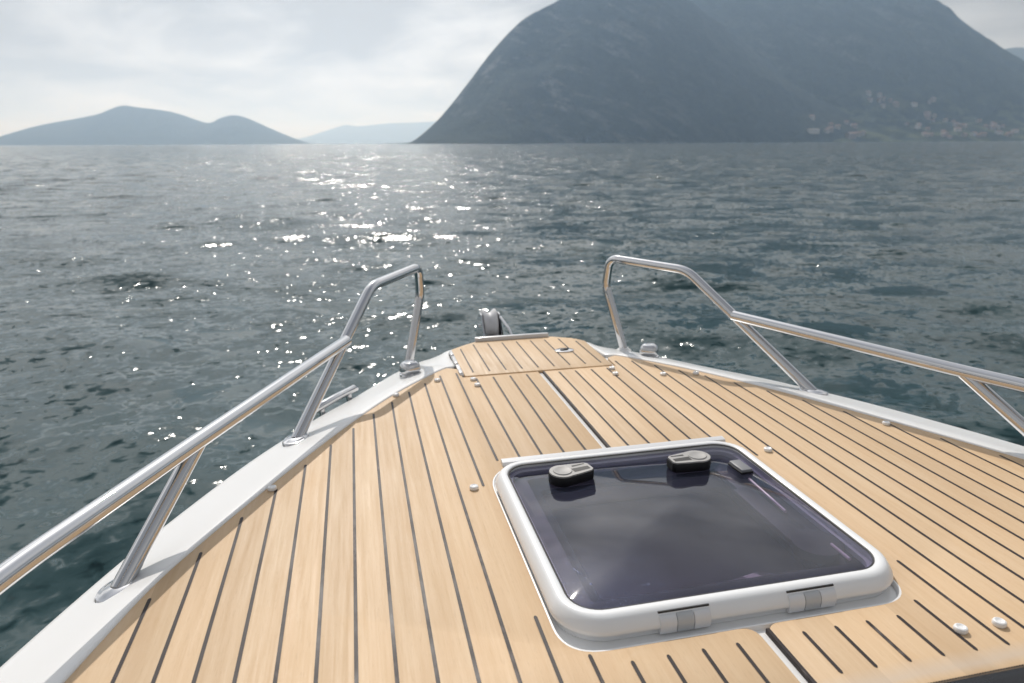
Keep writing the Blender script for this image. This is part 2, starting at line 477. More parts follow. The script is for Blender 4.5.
# drip rail along the forward edge
bm = bmesh.new()
rl = []
for x in (-.304, .331):
    rl.append([(x, 1.628, -.0085), (x, 1.634, .010), (x, 1.646, .0125), (x, 1.653, .0125), (x, 1.656, .008), (x, 1.657, -.0085)])
rings(bm, rl, True, True, True)
P('drip_rail', bm, M_strip, hatch, ang=30)
# hinges: two light grey knuckles with a darker middle, in a black slot
for hx in (-.128, .118):
    bm = bmesh.new()
    w = .095
    box(bm, (0, .0035, .0280), (w, .009, .0085), 0, 0, 2)
    for q, mi in ((-1, 0), (0, 1), (1, 0)):
        ww = w/3-.0015
        ringsx = []
        for xx in (q*w/3-ww/2, q*w/3+ww/2):
            ringsx.append([(xx, .004, -.002), (xx, .004, .0265), (xx, -.003, .0275), (xx, -.0090, .0240), (xx, -.0130, .0170), (xx, -.0142, .009), (xx, -.012, -.004)])
        rings(bm, ringsx, True, True, True, mi)
    P('hinge', bm, [M_hinge, M_hinge2, M_black], hatch, loc=(hx, G['y0']-.0245, .0), ang=35)
# handles: round boss with a slotted arm
def handle(flip):
    bm = bmesh.new()
    def outline(e=0.0):
        pts = []
        r = .034-e
        for i in range(25):
            a = R_(70+220*i/24); pts.append((r*math.cos(a), r*math.sin(a)))
        pts += [(.040, -.030+e), (.070-e, -.026+e), (.077-e, -.018), (.077-e, .012), (.070-e, .020-e), (.040, .026-e)]
        return [(flip*x, y) for x, y in pts]
    o = outline(0); ic = outline(.0015)
    rings(bm, [[(x*.96, y*.96, 0) for x, y in o], [(x, y, .004) for x, y in o], [(x, y, .020) for x, y in o], [(x, y, .0225) for x, y in ic]], True, True, True, 0)
    # grey cap on the top face, with two finger slots left black
    prism(bm, [(x*.985, y*.985) for x, y in ic], .0226, .0262, mi=1)
    for yy, hh, x0, x1 in ((-.0085, .0190, .024, .068), (.0125, .0075, .032, .066)):
        vs = [bm.verts.new((flip*x, y, .0266)) for x, y in ((x0, yy-hh/2), (x1, yy-hh/2+.002), (x1, yy+hh/2-.002), (x0, yy+hh/2))]
        bm.faces.new(vs).material_index = 2
    # dished boss
    prof_ = [(.0235, .0263), (.022, .0285), (.0195, .0287), (.016, .0272), (.0, .0268)]
    n = 26
    rings(bm, [[(r*math.cos(2*math.pi*k/n), r*math.sin(2*math.pi*k/n), z) for k in range(n)] for r, z in prof_[:-1]], True, False, True, 1)
    return bm
h1 = P('hatch_handle', handle(1), [M_black, M_hgrey, M_gasket], hatch, loc=(-.191, 1.468, .0264), ang=35)
h1.rotation_euler.z = R_(12)
h2 = P('hatch_handle', handle(-1), [M_black, M_hgrey, M_gasket], hatch, loc=(.160, 1.470, .0264), ang=35)
h2.rotation_euler.z = R_(2)
bm = bmesh.new()
box(bm, (0, 0, .006), (.030, .058, .011), .003, 0, 0); box(bm, (0, 0, .0025), (.033, .061, .005), .001, 0, 1)
v = P('vent_catch', bm, [M_tab, M_black], hatch, loc=(.255, 1.425, .0272)); v.rotation_euler.z = R_(3)

# cabin seen through the glass
bm = bmesh.new()
rings(bm, [[(x, y, -.036) for x, y in rrect(-.305, .317, .98, 1.57, .05)], [(x, y, -.10) for x, y in rrect(-.31, .322, .975, 1.575, .05)], [(x, y, -.12) for x, y in rrect(-.55, .55, .6, 1.9, .12)], [(x, y, -.75) for x, y in rrect(-.55, .55, .6, 1.9, .12)]], True, False, True)
cab = P('cabin_lining', bm, M_liner)
bm = bmesh.new(); box(bm, (0, 1.62, -.34), (.95, .5, .16), .05); P('berth_cushion', bm, M_cush, cab)
bm = bmesh.new(); box(bm, (.20, 1.16, -.20), (.24, .26, .10), .06, R_(12)); P('berth_cushion', bm, M_cush, cab)
bm = bmesh.new(); box(bm, (-.16, 1.02, -.28), (.30, .34, .14), .05, R_(-4)); P('berth_cushion', bm, M_cush2, cab)
for a, b_ in (((.256, 1.385, .0185), (.250, 1.225, .0185)), ((.262, 1.085, .0190), (.262, 1.03, .0190))):
    bm = bmesh.new(); tube(bm, [a, b_], .0036); P('gas_strut', bm, M_rod, cab)
bm = bmesh.new(); lathe(bm, [(.05, 0), (.05, -.02), (.038, -.024), (.034, -.012), (.0, -.012)][:4], c=(.240, 1.10, .0185)); P('latch_rose', bm, M_trim, cab)
bm = bmesh.new(); box(bm, (.222, 1.23, .006), (.05, .26, .016), .007); P('hatch_stay', bm, M_trim, cab)

# ---------------- anchor locker lid
LK = [(-.284, 2.392), (.284, 2.392), (.288, 2.745), (.255, 2.79), (.17, 2.846), (-.17, 2.846), (-.215, 2.808), (-.288, 2.75)]
bm = bmesh.new()
prism(bm, round_poly(LK, [.012, .012, .04, .05, .03, .03, .05, .04]), -.008, .002, bev=.004)
for n in range(-4, 5):
    x = n*PITCH+.012*0
    if abs(x) > .27: continue
    a, b_, z = 2.425, (2.80 if abs(x) < .19 else 2.745), .0028
    h = SW/2*.85
    vs = [bm.verts.new(c) for c in ((x-h, a, z), (x+h, a, z), (x+h, b_, z), (x-h, b_, z))]
    bm.faces.new(vs).material_index = 1
lid = P('locker_lid', bm, [M_teak, M_caulk])
bm = bmesh.new(); box(bm, (-.008, 2.850, .007), (.325, .02, .024), .004); P('edge_strip', bm, M_strip, lid)
bm = bmesh.new(); box(bm, (-.292, 2.56, -.002), (.014, .30, .012), .002)
for yy in (2.44, 2.56, 2.68): box(bm, (-.294, yy, .003), (.014, .05, .012), .003)
P('lid_hinge', bm, M_strip, lid)
bm = bmesh.new(); lathe(bm, [(.036, 0), (.036, .003), (.030, .005), (.016, .0045)], sx=1.1, sy=.8)
box(bm, (0, 0, .006), (.034, .014, .004), .001, .4, 1)
P('lid_latch', bm, [M_steel, M_black], lid, loc=(.158, 2.615, .0028))

# ---------------- studs
def stud_bm():
    bm = bmesh.new()
    lathe(bm, [(.0115, 0), (.0125, .002), (.0125, .006), (.0110, .009), (.0085, .010), (.0065, .0092), (.004, .0078), (.003, .0078)], n=20)
    return bm
st0 = None
for x, y in [(-.397, 1.528), (-.877, 1.640), (-.541, 2.244), (-.388, 2.365), (.322, .825), (.399, .823), (.415, 1.556), (.856, 1.640), (.416, 2.233), (.535, 2.213), (-.262, 2.345), (-.258, 2.28), (.262, 2.345), (.251, 2.28)]:
    if st0 is None: o = st0 = P('snap_stud', stud_bm(), M_stud)
    else: o = link(st0.copy())
    o.parent = boat; o.location = Vector((x, y, 0))*K+Vector((0, 0, DECK+.0004)); o.rotation_euler.z = random.uniform(0, 3); o.scale = (.9, .9, .9)

# ---------------- rails
HR = .0180; RR = .0190
def m_(s, p): return (s*p[0], p[1], p[2])
B1 = (.845, 1.968, -.012); J = (.690, 2.250, .200); B2 = (.596, 2.452, .338); C1 = (.402, 2.775, .346); C2 = (.398, 2.803, .225); FB = (.464, 2.735, -.05)
J0 = (1.009, 1.553, .179); RE = (1.198, 1.068, .18); RE2 = (1.34, .58, .16); B0 = (1.126, 1.303, -.012)
def foot(c, s, dirv, nm_parent):
    bm = bmesh.new()
    n = 26; ang = math.atan2(dirv[1], dirv[0])
    pr = [(1.0, -.008), (1.0, .004), (.93, .008), (.72, .0095), (.62, .012)]
    rl = []
    for f, z in pr:
        ring = []
        for k in range(n):
            a = 2*math.pi*k/n; x, y = .050*f*math.cos(a), .032*f*math.sin(a)
            ring.append((c[0]+x*math.cos(ang)-y*math.sin(ang), c[1]+x*math.sin(ang)+y*math.cos(ang), c[2]+z))
        rl.append(ring)
    rings(bm, rl, True, True, True)
    # grub screw
    lathe(bm, [(.007, 0), (.007, .006), (.004, .007)], n=10, c=(c[0]+.034*math.cos(ang), c[1]+.034*math.sin(ang), c[2]+.008))
    P('rail_foot', bm, M_steel, nm_parent)
for s in (-1, 1):
    bm = bmesh.new()
    pth = fillet_path([m_(s, B1), m_(s, B2), m_(s, C1), m_(s, C2), m_(s, FB)], [.16, .055, .10], 10)
    tube(bm, pth, HR, 24)
    tube(bm, fillet_path([m_(s, J), m_(s, J0), m_(s, RE), m_(s, RE2)], [2.5, 2.0]), RR, 24)
    j0b = Vector(m_(s, J0))+Vector((0, 0, -.004))
    tube(bm, [j0b, m_(s, B0)], HR, 24)
    tube(bm, [m_(s, RE2), (s*1.36, .42, -.02)], HR, 20)
    rail = P('bow_rail', bm, M_steel, ang=50)
    for c, t in ((B1, J), (B0, J0)):
        d = (s*(t[0]-c[0]), t[1]-c[1]); foot(m_(s, c), s, d, rail)
    bm = bmesh.new()
    lathe(bm, [(.032, -.02), (.032, .004), (.026, .009), (.019, .016)], n=20, c=m_(s, (FB[0], FB[1], -.054))); P('rail_socket', bm, M_white, rail)

# ---------------- mooring bollards (pop-up cleats): squat polished heads on a flange
def bollard_bm():
    bm = bmesh.new()
    lathe(bm, [(.046, -.012), (.046, .002), (.041, .005)], n=28)
    n = 32; rl = []
    for r, z, sq in ((.036, .004, .2), (.0385, .010, .35), (.0395, .020, .45), (.0385, .030, .45), (.035, .039, .4), (.029, .0455, .3), (.022, .0485, .1), (.018, .0485, 0), (.0165, .0465, 0), (.010, .046, 0)):
        ring = []
        for k in range(n):
            a = 2*math.pi*k/n
            q = 1/(max(abs(math.cos(a)), abs(math.sin(a))))
            rr = r*(1+(min(q, 1.22)-1)*sq)*(1.08 if abs(math.cos(a)) > .5 else 1)
            ring.append((rr*math.cos(a), rr*math.sin(a), z))
        rl.append(ring)
    rings(bm, rl, True, True, True)
    return bm
b0 = P('mooring_bollard', bollard_bm(), M_steel, ang=50)
b0.location = Vector((-.474, 2.495, -.006))*K+Vector((0, 0, DECK)); b0.rotation_euler.z = .5; b0.scale = (.86, .86, .98)
b1 = link(b0.copy()); b1.parent = boat; b1.location = Vector((.474, 2.495, -.006))*K+Vector((0, 0, DECK)); b1.rotation_euler.z = -.6

# ---------------- grab bar outside the port sheer
for s in (-1,):
    bm = bmesh.new()
    a, b_ = Vector((s*.815, 2.195, -.018)), Vector((s*.672, 2.405, -.018))
    d = (b_-a)
    tube(bm, [a, a+d*.06+Vector((0, 0, .006)), a+d*.5+Vector((0, 0, .008)), a+d*.94+Vector((0, 0, .006)), b_], [.010, .014, .014, .014, .010], 16)
    for f in (.2, .8):
        q = a+d*f; tube(bm, [q+Vector((0, 0, .004)), q+Vector((-s*.006, -.004, -.035))], .011, 12)
    gb = P('fender_bar', bm, M_steel)
    bm = bmesh.new(); tube(bm, [a-d*.035, a+d*.012], .0105, 12); P('end_plug', bm, M_black, gb)

# ---------------- bow roller: stainless channel, two cheek plates, a nylon wheel
bm = bmesh.new()
X0 = -.056
box(bm, (X0, 3.02, -.108), (.092, .40, .010), .002)
tube(bm, [(X0-.052, 3.13, -.004), (X0+.052, 3.13, -.004)], .009, 12)
tube(bm, [(X0-.060, 2.93, -.022), (X0+.060, 2.93, -.022)], .006, 12)
tube(bm, [(X0+.042, 3.06, .050), (X0+.060, 2.96, .018), (X0+.082, 2.88, -.06)], .006, 10)
br = P('bow_roller', bm, M_steel, ang=30)
for q in (-1, 1):
    x = X0+q*.042
    ol = [(2.90, -.105), (3.22, -.115), (3.23, -.05), (3.17, .03), (3.12, .062), (3.08, .060), (3.05, .02), (3.00, -.045), (2.93, -.02), (2.90, -.045)]
    bm = bmesh.new()
    vs0 = [bm.verts.new((x-.0035, y, z)) for y, z in ol]; vs1 = [bm.verts.new((x+.0035, y, z)) for y, z in ol]
    bm.faces.new(vs0); bm.faces.new(vs1[::-1])
    for i in range(len(ol)):
        j = (i+1) % len(ol); bm.faces.new((vs0[i], vs1[i], vs1[j], vs0[j]))
    P('roller_cheek', bm, M_steel, br, ang=30)
bm = bmesh.new()      # folded gusset on the port side
g0 = [(-.062, 2.885, -.10), (-.052, 2.915, .018), (-.012, 2.93, -.10)]
v0 = [bm.verts.new((X0+x, y, z)) for x, y, z in g0]; v1 = [bm.verts.new((X0+x, y+.008, z)) for x, y, z in g0]
bm.faces.new(v0); bm.faces.new(v1[::-1])
for i in range(3): bm.faces.new((v0[i], v1[i], v1[(i+1) % 3], v0[(i+1) % 3]))
P('gusset', bm, M_steel, br, smooth=False)
bm = bmesh.new()
n = 30; pr = [(-.036, .045), (-.0355, .074), (-.030, .0785), (-.022, .075), (-.010, .063), (0, .060), (.010, .063), (.022, .075), (.030, .0785), (.0355, .074), (.036, .045)]
rings(bm, [[(X0+xx, 3.13+r*math.cos(2*math.pi*k/n), -.004+r*math.sin(2*math.pi*k/n)) for k in range(n)] for xx, r in pr], True, True, True)
P('roller_wheel', bm, M_roller, br, ang=50)

# ------------------------------------------------------------------ water
def build_water():
    cx, cyy = -.45, 0.0
    th = np.r_[np.linspace(-180, -62, 40)[:-1], np.linspace(-62, 62, 560), np.linspace(62, 180, 40)[1:-1]]
    th = np.radians(th)
    rr = [.6]
    while rr[-1] < 300: rr.append(rr[-1]*1.0068+.004)
    while rr[-1] < 25000: rr.append(rr[-1]*1.035)
    rr = np.array(rr); nt, nr = len(th), len(rr)
    Rg, Tg = np.meshgrid(rr, th, indexing='ij')
    X = cx+Rg*np.sin(Tg); Y = cyy+Rg*np.cos(Tg); Z = np.zeros_like(X)
    dr = np.gradient(rr)[:, None]*np.ones_like(X)
    DX = np.zeros_like(X); DY = np.zeros_like(X)
    mask = rr < 400; X0, Y0 = X[mask], Y[mask]; d0 = dr[mask]
    for i in range(64):
        lam = .42*(4.2/.42)**((i+.5)/64)
        a = rng.normal(0, .62)+R_(200)+ (math.pi if rng.random() < .12 else 0)
        k = 2*math.pi/lam
        amp = .0050*lam/ (2*math.pi)**.5 * rng.uniform(.5, 1.3) * (1.0 if lam < 3 else .8)
        att = np.clip((lam/d0-3)/3, 0, 1)
        ph = k*(X0*math.sin(a)+Y0*math.cos(a))+rng.uniform(0, 6.28)
        Z[mask] += att*amp*np.cos(ph)
        q = .8
        DX[mask] -= att*q*amp*math.sin(a)*np.sin(ph); DY[mask] -= att*q*amp*math.cos(a)*np.sin(ph)
    # a low bow wave spreading from the hull
    X = X+DX; Y = Y+DY
    co = np.stack([X, Y, Z], -1).reshape(-1, 3)
    co = np.vstack([co, [[cx, cyy, 0]]])
    me = bpy.data.meshes.new('lake')
    i = np.arange(nr-1)[:, None]*nt; j = np.arange(nt)[None, :]; j2 = (j+1) % nt
    q = np.stack([i+j, i+nt+j, i+nt+j2, i+j2], -1).reshape(-1, 4)[:, ::-1]
    tri = np.array([[j_, (j_+1) % nt, nr*nt] for j_ in range(nt)])
    nv = len(co); nq = len(q); ntri = len(tri)
    me.vertices.add(nv); me.vertices.foreach_set('co', co.ravel().astype(np.float32))
    me.loops.add(nq*4+ntri*3); me.loops.foreach_set('vertex_index', np.r_[q.ravel(), tri[:, ::-1].ravel()].astype(np.int32))
    me.polygons.add(nq+ntri)
    ls = np.r_[np.arange(nq)*4, nq*4+np.arange(ntri)*3].astype(np.int32)
    me.polygons.foreach_set('loop_start', ls)
    me.update(calc_edges=True); me.validate()
    me.polygons.foreach_set('use_smooth', np.ones(nq+ntri, bool))
    if me.polygons[0].normal.z < 0: me.flip_normals()
    o = link(bpy.data.objects.new('lake_water', me)); o['kind'] = 'structure'
    m = bpy.data.materials.new('lake_water'); m.use_nodes = True; t = NT(m.node_tree)
    b = t.n['Principled BSDF']
    ob = t.obj()
    geo = t.new('ShaderNodeNewGeometry')
    def slope(sx, sy, sc, det, amp, base, tail, rough=.55):
        _, c = t.noise(t.vmath('ADD', t.scale(ob, (sx, sy, 1)), (sc*3.1, sc*1.7, .4)), sc, det, rough, .35)
        v = t.vmath('MULTIPLY', t.vmath('SUBTRACT', c, (.5, .5, .5)), (1, 1.25, 0))
        L = t.vmath('LENGTH', v)          # mostly gentle slopes with a few steep facets
        g = t.math('MULTIPLY', t.math('ADD', base, t.math('MULTIPLY', tail, t.math('MULTIPLY', L, L))), amp)
        return t.vmath('SCALE', v, scale=g)
    gust, _ = t.noise(t.scale(ob, (.5, .22, 1)), .06, 3, .55, .4)
    dist = t.vmath('LENGTH', ob)
    gust = t.remap(gust, .32, .68, .78, 1.2)
    def layer(v, *gains):
        g = gust
        for q in gains: g = t.math('MULTIPLY', g, t.remap(dist, *q))
        return t.vmath('SCALE', v, scale=g)
    # short ripples only matter close by; out on the open lake the longer, steeper chop takes over
    s = t.vmath('ADD', layer(slope(.7, 1.0, 1.0, 1, 1.15, .34, 26), (14, 100, .30, .95)),
                t.vmath('ADD', layer(slope(.62, 1.0, 2.6, 3, 1.2, .38, 17), (4, 40, .62, 1.1), (60, 220, 1.0, .6)),
                        layer(slope(.9, 1.0, 11, 2, 1.45, .26, 24), (3, 30, .55, 1.05), (40, 140, 1.0, .5))))
    nrm = t.vmath('NORMALIZE', t.vmath('ADD', geo.outputs['Normal'], s))
    t.put(b.inputs['Normal'], nrm)
    dep, _ = t.noise(ob, .35, 3)
    t.put(b.inputs['Base Color'], t.mix(dep, (0.016, 0.045, 0.050, 1), (0.024, 0.059, 0.065, 1)))
    b.inputs['Roughness'].default_value = .10; b.inputs['IOR'].default_value = 1.333
    b.inputs['Specular IOR Level'].default_value = .5
    me.materials.append(m)
build_water()

# ------------------------------------------------------------------ mountains
def hill_mat(name, dark, light, rock, rock_amt, sc, streak=(1, 1, 1), xfade=None):
    m, t, b = mat(name, dark, .95, spec=.1)
    o = t.obj()
    f, _ = t.noise(o, sc*6, 6, .62); g, _ = t.noise(o, sc, 5, .6)
    sx_, sy_, sz_ = t.xyz(o)     # strata dip to the east
    st_ = t.comb(t.math('ADD', t.math('MULTIPLY', sx_, .50), t.math('MULTIPLY', sz_, .95)), t.math('MULTIPLY', sy_, .6), t.math('MULTIPLY', t.math('SUBTRACT', t.math('MULTIPLY', sx_, .87), t.math('MULTIPLY', sz_, .5)), .22))
    r, _ = t.noise(t.scale(st_, streak), sc*3.2, 6, .66, .5)
    f2, _ = t.noise(o, sc*30, 4, .6)
    c = t.mix(t.remap(f, .35, .68), c4(dark), c4(light))
    c = t.mix(t.math('MULTIPLY', t.remap(f2, .4, .65), .6), c, c4([x*.55 for x in dark]))
    if name == 'wooded_slope':      # meadows and terraces round the village
        px, py, pz = t.xyz(o); tn, _ = t.noise(t.scale(o, (1, 1, 2.2)), .012, 4, .6)
        low = t.math('MULTIPLY', t.remap(pz, 60, 190, 1, 0), t.remap(px, 1130, 1350, 0, 1))
        c = t.mix(t.math('MULTIPLY', t.math('MULTIPLY', t.remap(tn, .48, .60), low), .75), c, (0.13, 0.15, 0.075, 1))
    geo = t.new('ShaderNodeNewGeometry'); nz = t.xyz(geo.outputs['True Normal'])[2]
    steep = t.remap(nz, .78, .45)
    mk_ = t.math('MULTIPLY', t.remap(r, .50, .62), t.math('MULTIPLY', t.remap(g, .38, .55), t.math('MULTIPLY', steep, rock_amt)))
    if xfade: mk_ = t.math('MULTIPLY', mk_, t.remap(t.xyz(o)[0], xfade*.55, xfade*1.25, 1.0, .12))   # bare rock on the western face
    c = t.mix(mk_, c, c4(rock))
    t.put(b.inputs['Base Color'], c)
    t.put(b.inputs['Normal'], t.bump(t.math('ADD', f, f2), .9, 14))
    return m
def terrain(name, crest, ycrest, yshore, material, nx=260, nv=90, amp=30, profile=1.0, back=1.0, foot=0.0, seed=0, gl=180.0):
    xs = np.array([c[0] for c in crest]); zs = np.array([c[1] for c in crest])
    if len(xs) > 3:
        cp = catmull(np.c_[xs, zs], 8); xs2, zs2 = cp[:, 0], cp[:, 1]
    else: xs2, zs2 = xs, zs
    gx = np.linspace(xs[0], xs[-1], nx)
    zc = np.maximum(np.interp(gx, xs2, zs2), 0)
    bm = bmesh.new(); V = []
    vv = np.r_[np.linspace(0, 1, int(nv*.72)), np.linspace(1, 2, nv-int(nv*.72)+1)[1:]]
    zmax = zc.max()
    for i, x in enumerate(gx):
        row = []
        ysx = yshore(x) if callable(yshore) else yshore
        ycx = ycrest(x) if callable(ycrest) else ycrest
        for v in vv:
            if v <= 1:
                y = ysx+(ycx-ysx)*v
                g = v**profile
                if foot > 0: g = (1-foot)*max(0, (v-.28)/.72)**1.15 + foot*min(1, v/.45)
                z = zc[i]*g
            else:
                y = ycx+(ycx-ysx)*(v-1)*1.4; z = zc[i]*math.cos((v-1)*math.pi/2)
            h = zc[i]/zmax
            n1 = noise.fractal(Vector((x/gl+seed, y/gl, seed*.7)), .85, 2.1, 7)
            n2 = abs(noise.noise(Vector((x/(gl*.8)+seed*2, y/(gl*3.0), 3.3))))
            w = math.sin(min(v, 1.0)*math.pi)*.75+.25*min(1, v*3)
            z = z+(n1*amp-n2*amp*.9)*w*min(1, .25+h)*(1 if v > 0 else 0)
            if v == 0 or i in (0, nx-1): z = min(z, 0)-.6
            if v == vv[-1]: z = -.6
            z = max(z, -.6)
            row.append(bm.verts.new((x, y, z)))
        V.append(row)
    for a, b in zip(V, V[1:]):
        for j in range(len(vv)-1): bm.faces.new((a[j], b[j], b[j+1], a[j+1]))
    o = mk(name, bm, material, smooth=True, boat=False, ang=180); o['kind'] = 'structure'
    return o
Mh1 = hill_mat('wooded_cliff', (0.024, 0.038, 0.026), (0.055, 0.072, 0.045), (0.34, 0.33, 0.32), 1.0, .0075, (1.0, 1, .9), 750)
Mh2 = hill_mat('wooded_slope', (0.018, 0.032, 0.020), (0.046, 0.064, 0.036), (0.26, 0.25, 0.22), .35, .004)
Mh3 = hill_mat('far_hill', (0.040, 0.055, 0.035), (0.075, 0.09, 0.055), (0.2, 0.2, 0.18), .2, .002)
CR_A = [(120, 0), (160, 1.5), (190, 5), (212, 21), (266.2, 76.3), (319.8, 136.5), (373.2, 201.7), (435.1, 274.6), (499.4, 334.1), (569.6, 375.4), (604.8, 392), (698.8, 452), (818.5, 480), (979.4, 440), (1187.8, 345), (1400, 240), (1600, 165), (1850, 95), (2100, 40), (2300, 0)]
A = terrain('mountain', CR_A, lambda x: 2100+max(0, x-800)*.22, lambda x: 1720+max(0, (x-700))*.16-60*math.exp(-((x-160)/60)**2), Mh1, amp=26, profile=.9, seed=1.3, gl=150, nx=420, nv=130)
CR_B = [(258.6, 0.0), (482.7, 215.5), (726.7, 465.5), (1006.8, 543.1), (1293.2, 551.7), (1597.5, 556.0), (1941.7, 551.7), (2232.8, 519.3), (2344.8, 459.4), (2468.9, 401.7), (2596.8, 342.1), (2677.4, 310.1), (2997.3, 163.6), (3569.8, 64.0), (4304.1, 0.0)]
B = terrain('mountain', CR_B, 2500, 1820, Mh2, amp=42, foot=.205, nx=380, nv=110, seed=5.1, gl=260)
CR_L = [(-4200, 0), (-3300, 70), (-2868.4, 66), (-2489.4, 50), (-2314.5, 113.6), (-2109.4, 159.4), (-1833.4, 213.0), (-1654.1, 277.6), (-1538.4, 271.2), (-1299.3, 236.7), (-1067.1, 157.4), (-962.2, 190.7), (-872.6, 213.0), (-779.1, 198.6), (-637.4, 135.7), (-420.5, 37.4), (-300, 0)]
terrain('hill', CR_L, 6000, 5100, Mh3, nx=200, nv=50, amp=16, profile=1.0, seed=8.2, gl=420)
CR_F = [(-2600, 0), (-1147.2, 72.5), (-463.4, 242.4), (-67.3, 357.0), (225.1, 338.1), (923.4, 396.7), (1633.7, 427.1), (2673.6, 498.5), (4400.7, 463.0), (6226.5, 0)]
terrain('far_hill', CR_F, 15000, 13600, Mh3, nx=140, nv=30, amp=30, seed=2.9, gl=900)
CR_G = [(2300, 0), (3200, 240), (3828, 513), (4155, 560), (4357, 598), (4476, 605), (4930, 560), (6000, 0)]
terrain('far_hill', CR_G, 4200, 3500, Mh3, nx=120, nv=30, amp=40, seed=3.7, gl=500)

# ------------------------------------------------------------------ lakeside village
from mathutils.bvhtree import BVHTree
def bvh(o): return BVHTree.FromPolygons([v.co for v in o.data.vertices], [p.vertices[:] for p in o.data.polygons])
TB, TA = bvh(B), bvh(A)
def ground(x, y):
    zz = 0.0
    for T in (TB, TA):
        h = T.ray_cast(Vector((x, y, 3000)), Vector((0, 0, -1)))
        if h[0] is not None: zz = max(zz, h[0].z)
    return zz
WALLS = [plain('pale_render', (0.36, 0.335, 0.30), .9, scale=.5), plain('ochre_render', (0.29, 0.25, 0.215), .9, scale=.5), plain('rose_render', (0.26, 0.225, 0.205), .9, scale=.5), plain('white_render', (0.52, 0.51, 0.50), .9, scale=.5)]
ROOFS = [plain('terracotta_roof', (0.24, 0.155, 0.125), .9, scale=1.0), plain('brown_roof', (0.24, 0.14, 0.10), .9, scale=1.0), plain('grey_roof', (0.30, 0.29, 0.28), .9, scale=1.0)]
M_pane = plain('dark_window', (0.03, 0.035, 0.04), .2, scale=1)
def house_proto(w, d, h, rh, wm, rm):
    root = bpy.data.objects.new('house', None)
    bm = bmesh.new(); box(bm, (0, 0, h/2-2.5), (w, d, h+5))
    # gable ends
    for s in (-1, 1):
        vs = [bm.verts.new((s*w/2, -d/2, h)), bm.verts.new((s*w/2, d/2, h)), bm.verts.new((s*w/2, 0, h+rh))]; bm.faces.new(vs)
    nfl = max(1, int(h//3)); ncol = max(2, int(w//4))
    for fl in range(nfl):
        for c in range(ncol):
            for sy in (-1, 1):
                box(bm, (-w/2+(c+.5)*w/ncol, sy*(d/2+.02), 1.7+fl*3), (1.1, .1, 1.5), mi=1)
    wl = mk('wall', bm, [wm, M_pane], root, smooth=False, boat=False)
    bm = bmesh.new(); ov = .5
    for s in (-1, 1):
        q = [(-w/2-ov, s*(d/2+ov), h-.25), (w/2+ov, s*(d/2+ov), h-.25), (w/2+ov, 0, h+rh+.1), (-w/2-ov, 0, h+rh+.1)]
        a = [bm.verts.new(p) for p in q]; b = [bm.verts.new((p[0], p[1], p[2]+.3)) for p in q]
        bm.faces.new(a); bm.faces.new(b[::-1])
        for i in range(4): bm.faces.new((a[i], a[(i+1) % 4], b[(i+1) % 4], b[i]))
    box(bm, (w*.25, d*.12, h+rh), (.9, .9, 1.8))
    rf = mk('roof', bm, rm, root, smooth=False, boat=False)
    return root, wl, rf
protos = [house_proto(w, d, h, rh, WALLS[a], ROOFS[b]) for w, d, h, rh, a, b in ((13, 10, 6.5, 2.6, 0, 0), (17, 11, 8, 3.0, 1, 0), (11, 9, 6, 2.4, 2, 1), (19, 11, 7, 2.6, 3, 0), (14, 10, 9, 2.4, 0, 1))]
big = [house_proto(34, 12, 7, 2.0, WALLS[3], ROOFS[2]), house_proto(26, 16, 12, 3.5, WALLS[2], ROOFS[0])]
used = set()
def place(pi, x, y, rz, label, group, lst=protos):
    root, wl, rf = lst[pi]
    key = (id(lst), pi)
    if key in used:
        r = root.copy(); w_ = wl.copy(); f_ = rf.copy(); w_.parent = r; f_.parent = r
        link(r); link(w_); link(f_)
    else:
        r = root; link(r); used.add(key)
    r.location = (x, y, ground(x, y)); r.rotation_euler.z = rz
    r['label'] = label; r['category'] = 'house'
    if group: r['group'] = group
kinds = ['cream house with terracotta roof', 'ochre house with terracotta roof', 'small rose house with brown roof', 'long white house with terracotta roof', 'tall cream house with brown roof']
def cluster(n, xr, yr, where, weights):
    for _ in range(n):
        pi = random.choices(range(5), weights)[0]
        place(pi, random.uniform(*xr), random.uniform(*yr), random.uniform(-.5, .5)+(1.57 if random.random() < .3 else 0), kinds[pi]+' '+where, kinds[pi]+'s '+where)
cluster(10, (1640, 1740), (2060, 2125), 'in the highest cluster of the hillside village', (3, 2, 2, 1, 1))
cluster(9, (1800, 1970), (2015, 2090), 'in the upper right row of the hillside village', (3, 2, 1, 2, 2))
cluster(34, (1690, 2060), (1845, 1985), 'in the dense lower village near the shore', (2, 3, 4, 1, 2))
cluster(9, (1300, 1480), (1850, 1930), 'on the green slope above the left shore', (3, 1, 1, 1, 1))
place(0, 1290, 1842, .03, 'long low white boathouse with grey roof right on the shore', None, big)
place(1, 1418, 1846, .1, 'large rose block with terracotta roof standing on the shore', None, big)

# ------------------------------------------------------------------ air
bm = bmesh.new(); bmesh.ops.create_cube(bm, size=1.0)
for v in bm.verts: v.co = Vector((v.co.x*54000, 10000+v.co.y*36000 + 6000, (-1.0 if v.co.z < 0 else 700.0)))
m = bpy.data.materials.new('haze'); m.use_nodes = True; t = NT(m.node_tree); t.n.clear()
out = t.new('ShaderNodeOutputMaterial'); pv = t.new('ShaderNodeVolumePrincipled')
pv.inputs['Color'].default_value = (0.53, 0.73, 1.0, 1); pv.inputs['Density'].default_value = 1.5e-4
pv.inputs['Absorption Color'].default_value = (1, 1, 1, 1)
pv.inputs['Anisotropy'].default_value = .5
t.l.new(pv.outputs[0], out.inputs['Volume'])
hz = mk('haze', bm, m, smooth=False, boat=False); hz['kind'] = 'stuff'

